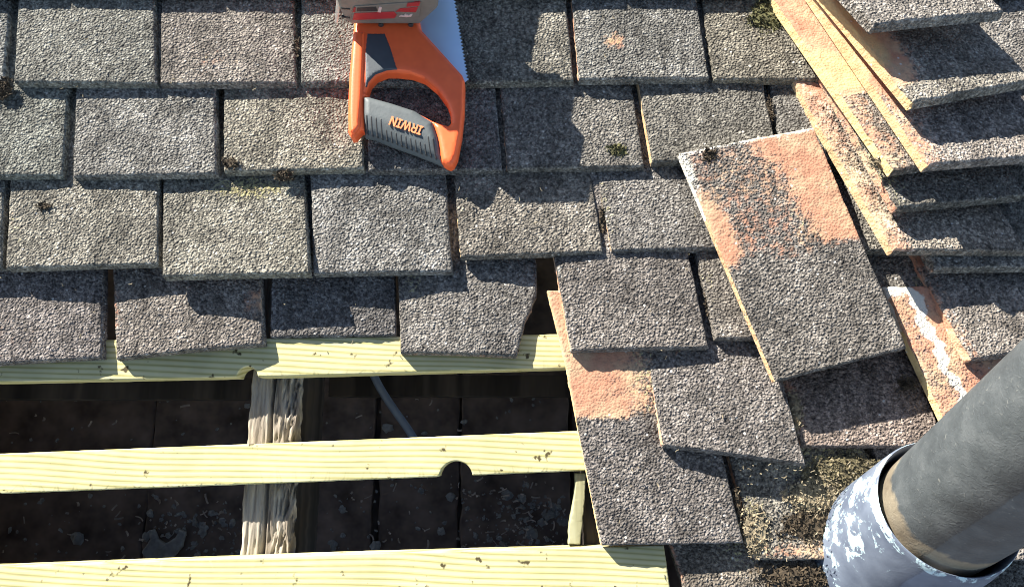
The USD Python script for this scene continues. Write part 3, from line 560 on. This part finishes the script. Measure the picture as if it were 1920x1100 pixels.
# ---------------------------------------------------------------- the saw
W0 = .012; W1 = .031
saw = thing('hand_saw', 'orange handled hand saw with grey grip lying on the tiles', 'hand saw', at(765, 180, W0))
outer = [(664, -30), (662, 51), (659, 77), (653, 148), (651, 216), (652, 246), (657, 256), (664, 255), (671, 246), (677, 240), (684, 246), (699, 249), (733, 263), (776, 278), (817, 293), (836, 307), (844, 310), (850, 306), (857, 292), (865, 250), (870, 205), (871, 150), (866, 138), (790, 54), (772, -30)]
hole = [(742, 133), (724, 133), (704, 141), (692, 154), (686, 172), (690, 180), (700, 183), (733, 192), (776, 206), (813, 226), (840, 234), (845, 228), (844, 211), (837, 190), (819, 165), (795, 145), (770, 136)]
def smooth_poly(pts, w, r=.0015):
    p = px_poly(pts, w); return p.buffer(-r, 8).buffer(2*r, 8).buffer(-r, 8)
grip = [(680, 180), (690, 178.5), (700, 181.5), (733, 190.5), (776, 204.5), (811, 227), (820, 255), (830, 303), (815, 296), (776, 280.5), (733, 265.5), (699, 251.5), (680, 248)]
hp = smooth_poly(outer, W1, .001).difference(smooth_poly(hole, W1, .001)).difference(px_poly(grip, W1).buffer(-.0008))
hp = max(getattr(hp, 'geoms', [hp]), key=lambda g: g.area)
_g0, _g1, _gb = at(690, 178, W1), at(811, 222, W1), at(699, 251, W1)
_gd = (_g1 - _g0)[:2]/np.linalg.norm((_g1 - _g0)[:2]); _gn = np.array([_gd[1], -_gd[0]]); _gw = abs((_gb - _g0)[:2] @ _gn)
def grip_warp(q):
    s = ((q[:, :2] - _g0[:2]) @ _gn)/_gw; q = q.copy()
    q[:, 2] -= np.where(q[:, 2] > W1 - .0125, .0085*np.clip((s - .50)/.55, 0, 1.1)**1.4, 0); return q
HANDLE = pillow(hp, W0, W1, .0052, .0016, .003).put(saw, 'handle', 'orange_plastic')
# raised rim bar on the left side of the handle
pillow(smooth_poly([(664, 60), (683, 62), (682, 110), (679, 180), (674, 240), (664, 252), (657, 247), (655, 216), (657, 148), (661, 90)], W1, .0008), W1 - .006, W1 + .0030, .0032, .0015, .003).put(saw, 'guard_rib', 'orange_plastic')
# rubber grip and its ribs
GRIP = pillow(smooth_poly(grip, W1 + .0015, .001), W0 + .001, W1 + .0018, .0062, .0016, .003, warp=grip_warp).put(saw, 'grip', 'grip_rubber')
def lerp(a, b, t): return (a[0] + (b[0] - a[0])*t, a[1] + (b[1] - a[1])*t)
gt, gb = [(684, 186), (733, 196), (776, 209), (811, 231)], [(684, 247), (733, 264), (776, 280), (822, 297)]
def along(P, t):
    P = np.array(P, float); d = np.r_[0, np.cumsum(np.linalg.norm(np.diff(P, axis=0), axis=1))]; d /= d[-1]; return (np.interp(t, d, P[:, 0]), np.interp(t, d, P[:, 1]))
for k in range(15):
    t = .02 + k*.067; a, b = along(gt, t), along(gb, t)
    lo = .46 if k in (0, 1, 2, 3, 13, 14) else .70
    p0, p1 = lerp(a, b, lo), lerp(a, b, .97); d = 1.5
    pillow(px_poly([(p0[0] - d, p0[1] - .8), (p0[0] + d, p0[1] + .8), (p1[0] + d, p1[1] + 1), (p1[0] - d, p1[1] - .6)], W1 + .002), W1 - .001, W1 + .0021, .0006, .0015, .004, warp=grip_warp).put(GRIP, 'groove', 'tool_dark')
# maker's lettering on the grip, upside down in this view
c0 = at(792, 246, W1 + .0018); c1 = at(732, 226, W1 + .0018)
ang = math.atan2(c1[1] - c0[1], c1[0] - c0[0]); tm = meshkit.text_mesh('IRWIN', .0105, .0012, bold=True)
tv = np.array(tm.vertices); tv[:, 0] *= np.linalg.norm(c1 - c0)/tv[:, 0].max(); ca, sa = math.cos(ang), math.sin(ang)
tv = np.stack([c0[0] + tv[:, 0]*ca - (tv[:, 1] - .005)*sa, c0[1] + tv[:, 0]*sa + (tv[:, 1] - .005)*ca, W1 + .0017 + tv[:, 2]], 1)
Mb().add(tv, np.array(tm.faces), flat=True).put(GRIP, 'lettering', 'letter_orange')
# dark inset panel at the handle's upper left
pillow(smooth_poly([(688, 63), (722, 63), (733, 90), (745, 130), (724, 131), (703, 139), (690, 153), (685, 170), (684, 102)], W1, .0008), W1 - .006, W1 + .0008, .0018, .0016, .003).put(saw, 'panel', 'panel_rubber')
# blade with teeth
WB = .0205
edge = []
a, b = np.array([878., 152.]), np.array([810., -255.]); nT = 62
for k in range(nT):
    q = a + (b - a)*k/nT; q2 = a + (b - a)*(k + .55)/nT; edge += [(q[0] - 3.2, q[1]), (q2[0] + 1.5, q2[1])]
bp = px_poly([(760, 40), (800, 100), (866, 160)] + edge + [(690, -255), (690, -20)], WB)
pillow(bp.buffer(0), WB - .0005, WB + .0005, .0002, .0025, .02).put(saw, 'blade', 'sky_tinted_steel')

# ---------------------------------------------------------------- cordless tool standing on the saw, mostly above the picture
vf = at(725, 49, W1 + .001)[1]
TB = W1 + .0035
def fx(px, py): p = atv(px, py, vf); return p[0], p[2]
ub0, _ = fx(652, 44); ub1, _ = fx(792, 46)
tool = thing('cordless_tool', 'grey cordless power tool with red label standing on the saw', 'power tool', ((ub0 + ub1)/2, vf + .04, TB))
prof = Polygon([(ub0 + .004, TB), (ub1 - .003, TB), (ub1 + .006, TB + .012), (ub1 + .021, TB + .033), (ub1 + .024, TB + .052), (ub1 + .020, TB + .075), (ub0 + .004, TB + .080), (ub0 - .002, TB + .070), (ub0 - .004, TB + .030), (ub0 - .002, TB + .006)])
def stand(poly, v0, v1, r=.004, **k):      # an outline in (u, w) given depth along v
    return pillow(poly, 0, v1 - v0, r, .003, .01, warp=lambda q: np.stack([q[:, 0], v1 - q[:, 2], q[:, 1]], 1), **k)
BAT = stand(prof.buffer(-.002).buffer(.002), vf, vf + .082).put(tool, 'battery_pack', 'tool_plastic')
hx0, hx1 = ub0 + .010, ub1 + .012
stand(Polygon([(hx0, TB + .080), (hx1, TB + .076), (hx1 - .004, TB + .098), (hx0 + .006, TB + .100)]), vf + .002, vf + .085, .006).put(tool, 'handle_base', 'tool_dark')
stand(Polygon([(hx0 + .03, TB + .098), (hx1 - .03, TB + .098), (hx1 - .034, TB + .106), (hx0 + .034, TB + .106)]), vf + .02, vf + .16, .003).put(tool, 'handle', 'tool_red')
box(hx0 + .02, hx1 - .02, vf + .125, vf + .30, TB, TB + .07, .006).put(tool, 'motor_housing', 'tool_red')
def decal(pts, name, m, dv, parent=None):
    p = Polygon([fx(*q) for q in pts]); return stand(p, vf - dv, vf + .002, .0004).put(parent or BAT, name, m)
LBL = decal([(658, 38), (664, 11), (790, 2), (786, 31)], 'label_panel', 'tool_plastic', .0012)
decal([(661, 36), (664, 23), (739, 20), (744, 26), (740, 32)], 'red_bar', 'tool_red', .0020)
decal([(661, 21), (664, 12), (667, 12), (666, 21)], 'red_bar', 'tool_red', .0020)
decal([(742, 20), (750, 14), (784, 11), (780, 21)], 'red_bar', 'tool_red', .0020)
decal([(762, 11), (764, 4), (788, 2), (786, 9)], 'red_bar', 'tool_red', .0020)
decal([(669, 20), (670, 13), (705, 11), (708, 19)], 'slot', 'tool_dark', .0018)
decal([(748, 29), (752, 26), (757, 27), (760, 24), (766, 26), (774, 24), (771, 29), (762, 30)], 'pale_mark', 'label_pale', .0022)
decal([(708, 20), (711, 11), (716, 12), (714, 21)], 'pale_mark', 'label_pale', .0024)
for q in ((640, 15), (640, 31)): decal([(q[0], q[1]), (q[0] + 16, q[1] + 1), (q[0] + 16, q[1] + 3), (q[0], q[1] + 2)], 'slot', 'tool_dark', .001)
for x in (714, 770):
    c = fx(x, 47); stand(Point(c[0], TB - .001).buffer(.003), vf - .001, vf + .01, .0008).put(tool, 'foot', 'tool_dark')
stand(Polygon([fx(628, 46), fx(633, 47), fx(643, -20), fx(632, -20)]), vf + .002, vf + .012, .001).put(tool, 'belt_clip', 'pale_plastic')

# ---------------------------------------------------------------- soil pipe and its lead collar (both upright)
VERT = np.array([0, SP, CP])                      # world up, seen from the slope
PB = np.array([.4095, -.2699, .0]); PR = .0575; HR = .1087
e_a = np.array([1.0, 0, 0]); e_b = np.cross(VERT, e_a)
def ring(h, r, n=120, wob=0.0, seed=0):
    th = np.arange(n)/n*2*np.pi; rr = r*(1 + wob*(meshkit.fbm(np.stack([np.cos(th)*2 + seed, np.sin(th)*2, th*0 + h*9], -1), 3, seed) - .5))
    return PB + VERT*h + rr[:, None]*(np.cos(th)[:, None]*e_a + np.sin(th)[:, None]*e_b)
def loft(rows, mask=None):
    n = len(rows[0]); v = np.vstack(rows); f = []
    i = np.arange(n); j = (i + 1) % n
    for k in range(len(rows) - 1): f += [np.stack([k*n + i, k*n + j, k*n + n + j], 1), np.stack([k*n + i, k*n + n + j, k*n + n + i], 1)]
    return v, np.vstack(f), (None if mask is None else np.repeat(np.array([(m, 0, 0) for m in mask], float), n, 0))
vent = thing('vent_pipe', 'thick grey vent pipe rising from a flaking blue grey collar', 'vent pipe', PB)
hs = np.r_[np.linspace(-.12, HR, 8), np.linspace(HR + .004, HR + .06, 14), np.linspace(HR + .07, .44, 40)]
v, f, m = loft([ring(h, PR, wob=.012, seed=2) for h in hs], [np.clip(1.05 - (h - HR)/.036, 0, 1) for h in hs]); mb = Mb().add(v, f, m)
v2, f2, _ = loft([ring(.44, PR, wob=.012, seed=2), ring(.44, PR - .004), ring(.30, PR - .004)]); mb.add(v2, f2); mb.put(vent, 'pipe', 'pipe')
prof_c = [(-.06, .083), (-.02, .0780), (.0, .0750), (.03, .0720), (.06, .0700), (.08, .0688), (.095, .0676), (HR - .003, .0666), (HR + .002, .0656), (HR + .004, .0646), (HR + .002, .0636), (HR - .006, .0628), (HR - .03, .062)]
hc = np.concatenate([np.linspace(a, b, 5)[:-1] for a, b in zip(range(len(prof_c) - 1), range(1, len(prof_c)))]); pc = np.array(prof_c)
rows = [ring(np.interp(q, range(len(pc)), pc[:, 0]), np.interp(q, range(len(pc)), pc[:, 1]), wob=.018, seed=5) for q in hc]
th = np.arange(120)/120*2*np.pi; flake_highlight = .15*np.clip(np.cos(th - math.radians(172)), 0, 1)**4 - .015  # pale flakes gathered on the left as a painted sunlit edge
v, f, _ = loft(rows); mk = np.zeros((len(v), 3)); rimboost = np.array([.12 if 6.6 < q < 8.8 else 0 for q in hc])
mk[:, 0] = (np.repeat(rimboost, 120) + np.tile(flake_highlight, len(rows)))
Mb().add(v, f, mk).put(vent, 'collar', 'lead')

# ---------------------------------------------------------------- things in the opening
cp = [at(x, y, w) for x, y, w in ((680, 655, -.14), (703, 708, -.145), (722, 742, -.15), (748, 780, -.155), (772, 815, -.16), (800, 870, -.17))]
pp = np.array(cp); tt = np.linspace(0, len(pp) - 1, 40); from scipy.interpolate import CubicSpline
pp = CubicSpline(np.arange(len(pp)), pp)(tt)
lone('cable', Mb().add(*tube(pp, .0052, 12)), 'cable_plastic', 'blue grey cable crossing the dark gap under the upper batten', 'cable', pp[20])
oc = px_poly([(1080, 887), (1099, 887), (1097, 935), (1088, 1020), (1066, 1020), (1068, 980), (1077, 930)], -.028)
lone('wood_offcut', pillow(oc, -.044, -.028, .0012, .003, .008, bump=.001, jit=.0006), 'offcut_wood', 'narrow pale strip of wood standing in the gap beside the bared tile', 'wood strip', at(1082, 950, -.044))

def chips(regs, seed, w, big=1.0):
    r = random.Random(seed); mb = Mb()
    for (x0, y0, x1, y1, n) in regs:
        for _ in range(n):
            c = at(r.uniform(x0, x1), r.uniform(y0, y1), w + r.uniform(.001, .012)); a = r.uniform(0, 6.28); ln = r.choice((.003, .004, .006, .009, .013))*r.uniform(.8, 1.3)*big; wd = r.uniform(.0010, .0034)*big
            k = np.linspace(-1, 1, 5); cv = r.uniform(-.16, .16)*ln; tw = r.uniform(-.6, .6)
            p = np.stack([k*ln*.5, cv*k*k, .3*ln*np.abs(k)*r.random() + tw*k*.002], 1); R = np.array([[math.cos(a), -math.sin(a)], [math.sin(a), math.cos(a)]])
            p[:, :2] = p[:, :2] @ R.T; d = np.array([-math.sin(a), math.cos(a), r.uniform(-.3, .3)])*wd*.5
            q = np.vstack([p - d, p + d, p - d + [0, 0, -.0012], p + d + [0, 0, -.0012]]) + c; i = np.arange(4)
            f = np.vstack([np.stack([i, i + 1, i + 6], 1), np.stack([i, i + 6, i + 5], 1), np.stack([i + 10, i + 16, i + 11], 1), np.stack([i + 10, i + 15, i + 16], 1), np.stack([i, i + 10, i + 11], 1), np.stack([i, i + 11, i + 1], 1), np.stack([i + 5, i + 6, i + 16], 1), np.stack([i + 5, i + 16, i + 15], 1)])
            mb.add(q, f)
    return mb
lone('wood_chips', chips([(860, 895, 1060, 1025, 70), (280, 930, 460, 1045, 34), (0, 900, 280, 1050, 18), (640, 890, 860, 1030, 22), (0, 720, 460, 840, 10), (560, 720, 1050, 810, 10)], 5, FL, 1.0), 'chip_wood', 'chips and splinters of wood strewn over the dark boards below', 'debris', at(960, 960, FL), kind='stuff')
def rubble(regs, seed, w):
    r = np.random.default_rng(seed); mb = Mb(); base = trimesh.creation.icosphere(1); bv = np.array(base.vertices); bf = np.array(base.faces)
    for (x0, y0, x1, y1, n) in regs:
        for _ in range(n):
            c = at(r.uniform(x0, x1), r.uniform(y0, y1), w); q = bv*(1 + .7*(r.random((len(bv), 1)) - .5))*np.array([1, r.uniform(.5, 1), r.uniform(.3, .7)])*.0022*math.exp(r.normal()*.6)
            a = r.uniform(0, 6.28); q[:, :2] = q[:, :2] @ np.array([[math.cos(a), -math.sin(a)], [math.sin(a), math.cos(a)]]); mb.add(q + c, bf, flat=True)
    return mb
lone('rubble', rubble([(930, 930, 1060, 1030, 150), (860, 900, 1000, 1020, 60), (290, 960, 460, 1045, 90), (0, 900, 460, 1050, 70), (600, 890, 860, 1030, 50), (0, 715, 1060, 830, 60)], 3, FL + .003), 'felt_grey', 'crumbs of rubble and dust lying on the dark boards below', 'debris', at(960, 980, FL), kind='stuff')
fs = Polygon([(0, 0), (.012, .018), (.008, .03), (.016, .032), (.024, .018), (.036, .012), (.050, .020), (.056, .032), (.066, .028), (.062, .008), (.048, -.010), (.026, -.014), (.008, -.008)])
fo = at(262, 1035, FL + .02); fs = affinity.translate(affinity.scale(fs, 1.0, 1.05, origin=(0, 0)), fo[0], fo[1])
lone('felt_scrap', pillow(fs, FL + .008, FL + .016, .002, .002, .003, bump=.006, seed=2, jit=.001), 'felt_grey', 'torn grey scrap of felt lying below beside the old rafter', 'scrap', fo)

# ---------------------------------------------------------------- moss, dirt and grit on the tiles
def moss(px, py, w, rx, ry, hgt, n, seed, m, label, dens=1.0):
    r = np.random.default_rng(seed); c = at(px, py, w); mb = Mb()
    s = trimesh.creation.icosphere(3); v = np.array(s.vertices); k = .45 + 1.1*meshkit.fbm(v*1.8 + seed, 4, seed)
    v = v*k[:, None]*np.array([rx, ry, hgt]); v[:, 2] = np.maximum(v[:, 2], -hgt*.35)*.35; v[:, :2] *= .92; mb.add(v + c, np.array(s.faces))
    for _ in range(n):
        a = r.uniform(0, 6.283); q = math.sqrt(r.random())*1.3*(.55 + .9*float(meshkit.fbm(np.array([math.cos(a)*1.6 + seed, math.sin(a)*1.6, 0.0]), 3, seed))); b = np.array([math.cos(a)*rx*q, math.sin(a)*ry*q, hgt*max(.1, 1 - q*q*.75)*.5]) + c
        d = r.normal(size=3); d[2] = abs(d[2])*.45 + .12; d /= np.linalg.norm(d); l = r.uniform(.0018, .005); e = np.cross(d, r.normal(size=3)); e /= np.linalg.norm(e); e *= r.uniform(.0006, .0014)
        mb.add([b - e, b + e, b + d*l*.6 + e*.9, b + d*l*.6 - e*.9, b + d*l], [[0, 1, 2], [0, 2, 3], [3, 2, 4]], flat=True)
    return lone('moss_clump', mb, m, label, 'moss', c)
moss(6, 168, .004, .010, .012, .008, 220, 1, 'moss_brown', 'brown moss clump in the joint at the left picture edge')
moss(1157, 283, .004, .0085, .006, .005, 200, 2, 'moss_green', 'small round green moss clump low on a tile right of the saw')
moss(432, 306, .008, .009, .006, .004, 90, 3, 'moss_brown', 'dark dirt crumb at the joint left of the saw')
moss(533, 330, .006, .009, .006, .006, 130, 4, 'moss_brown', 'brown moss ball under a tile tail beside yellow lichen')
moss(82, 386, .004, .006, .004, .002, 60, 5, 'moss_brown', 'thin dark moss spot on the third course near the left edge')
moss(1440, 38, -.004, .020, .026, .004, 620, 6, 'moss_green', 'straw coloured moss cushion against the stack near the upper edge')
moss(1228, 700, -.014, .006, .020, .006, 200, 7, 'moss_green', 'green brown moss in the joint left of the slipped tile')
moss(1224, 790, -.014, .006, .014, .005, 140, 8, 'moss_brown', 'crumbly dirt in the joint beside the orange half tile')
moss(1590, 886, -.012, .036, .018, .006, 900, 9, 'moss_mix', 'broad green moss cushion above the pipe collar')
moss(1530, 930, -.012, .030, .018, .004, 650, 10, 'moss_pale', 'straw coloured moss patch left of the pipe collar')
moss(1530, 985, -.012, .036, .016, .004, 650, 11, 'moss_brown', 'dark brown moss patch low beside the pipe collar')
moss(1415, 1000, -.012, .012, .022, .004, 300, 12, 'moss_pale', 'pale moss in the joint at the bared tile corner')
moss(1500, 1082, -.018, .036, .012, .007, 500, 13, 'moss_brown', 'dark moss drift at the lower picture edge')
moss(1490, 775, -.006, .007, .020, .006, 220, 14, 'moss_pale', 'pale crumbs in the joint right of the slipped tile')
moss(1700, 718, .001, .009, .006, .005, 160, 15, 'moss_brown', 'dark moss tuft under the loose tile near the mortared tile')
moss(1330, 290, .026, .006, .007, .003, 90, 16, 'moss_brown', 'dark dirt stain crumb at the head of the loose tile')
moss(1640, 306, .062, .006, .006, .004, 80, 17, 'moss_pale', 'crumb of pale moss on the stack edge')
for k, (x, y, w, ry, lb) in enumerate(((1128, 410, .000, .014, 'thin brown moss line in the joint left of the loose tile'), (1443, 205, -.002, .012, 'thin brown moss line in the joint above the loose tile'), (1326, 560, .000, .012, 'thin brown moss line in the joint under the loose tile'), (1382, 940, -.012, .016, 'crumbly dirt line in the joint right of the bared tile'), (556, 90, -.002, .012, 'thin dark moss line in the joint beside the saw handle'))):
    moss(x, y, w, .0026, ry, .0035, 70, 40 + k, 'moss_brown', lb)
grit = chips([(1230, 660, 1480, 840, 20), (1380, 870, 1560, 1050, 110), (1500, 860, 1640, 960, 70), (1010, 500, 1300, 660, 10), (850, 330, 1330, 480, 16), (930, 20, 1400, 150, 18), (0, 40, 640, 320, 30), (0, 520, 990, 660, 18), (1120, 820, 1380, 1010, 14)], 11, .006, .30)
lone('grit', grit, 'moss_pale', 'pale grit and tiny crumbs scattered over the tiles', 'grit', at(900, 400, .006), kind='stuff')
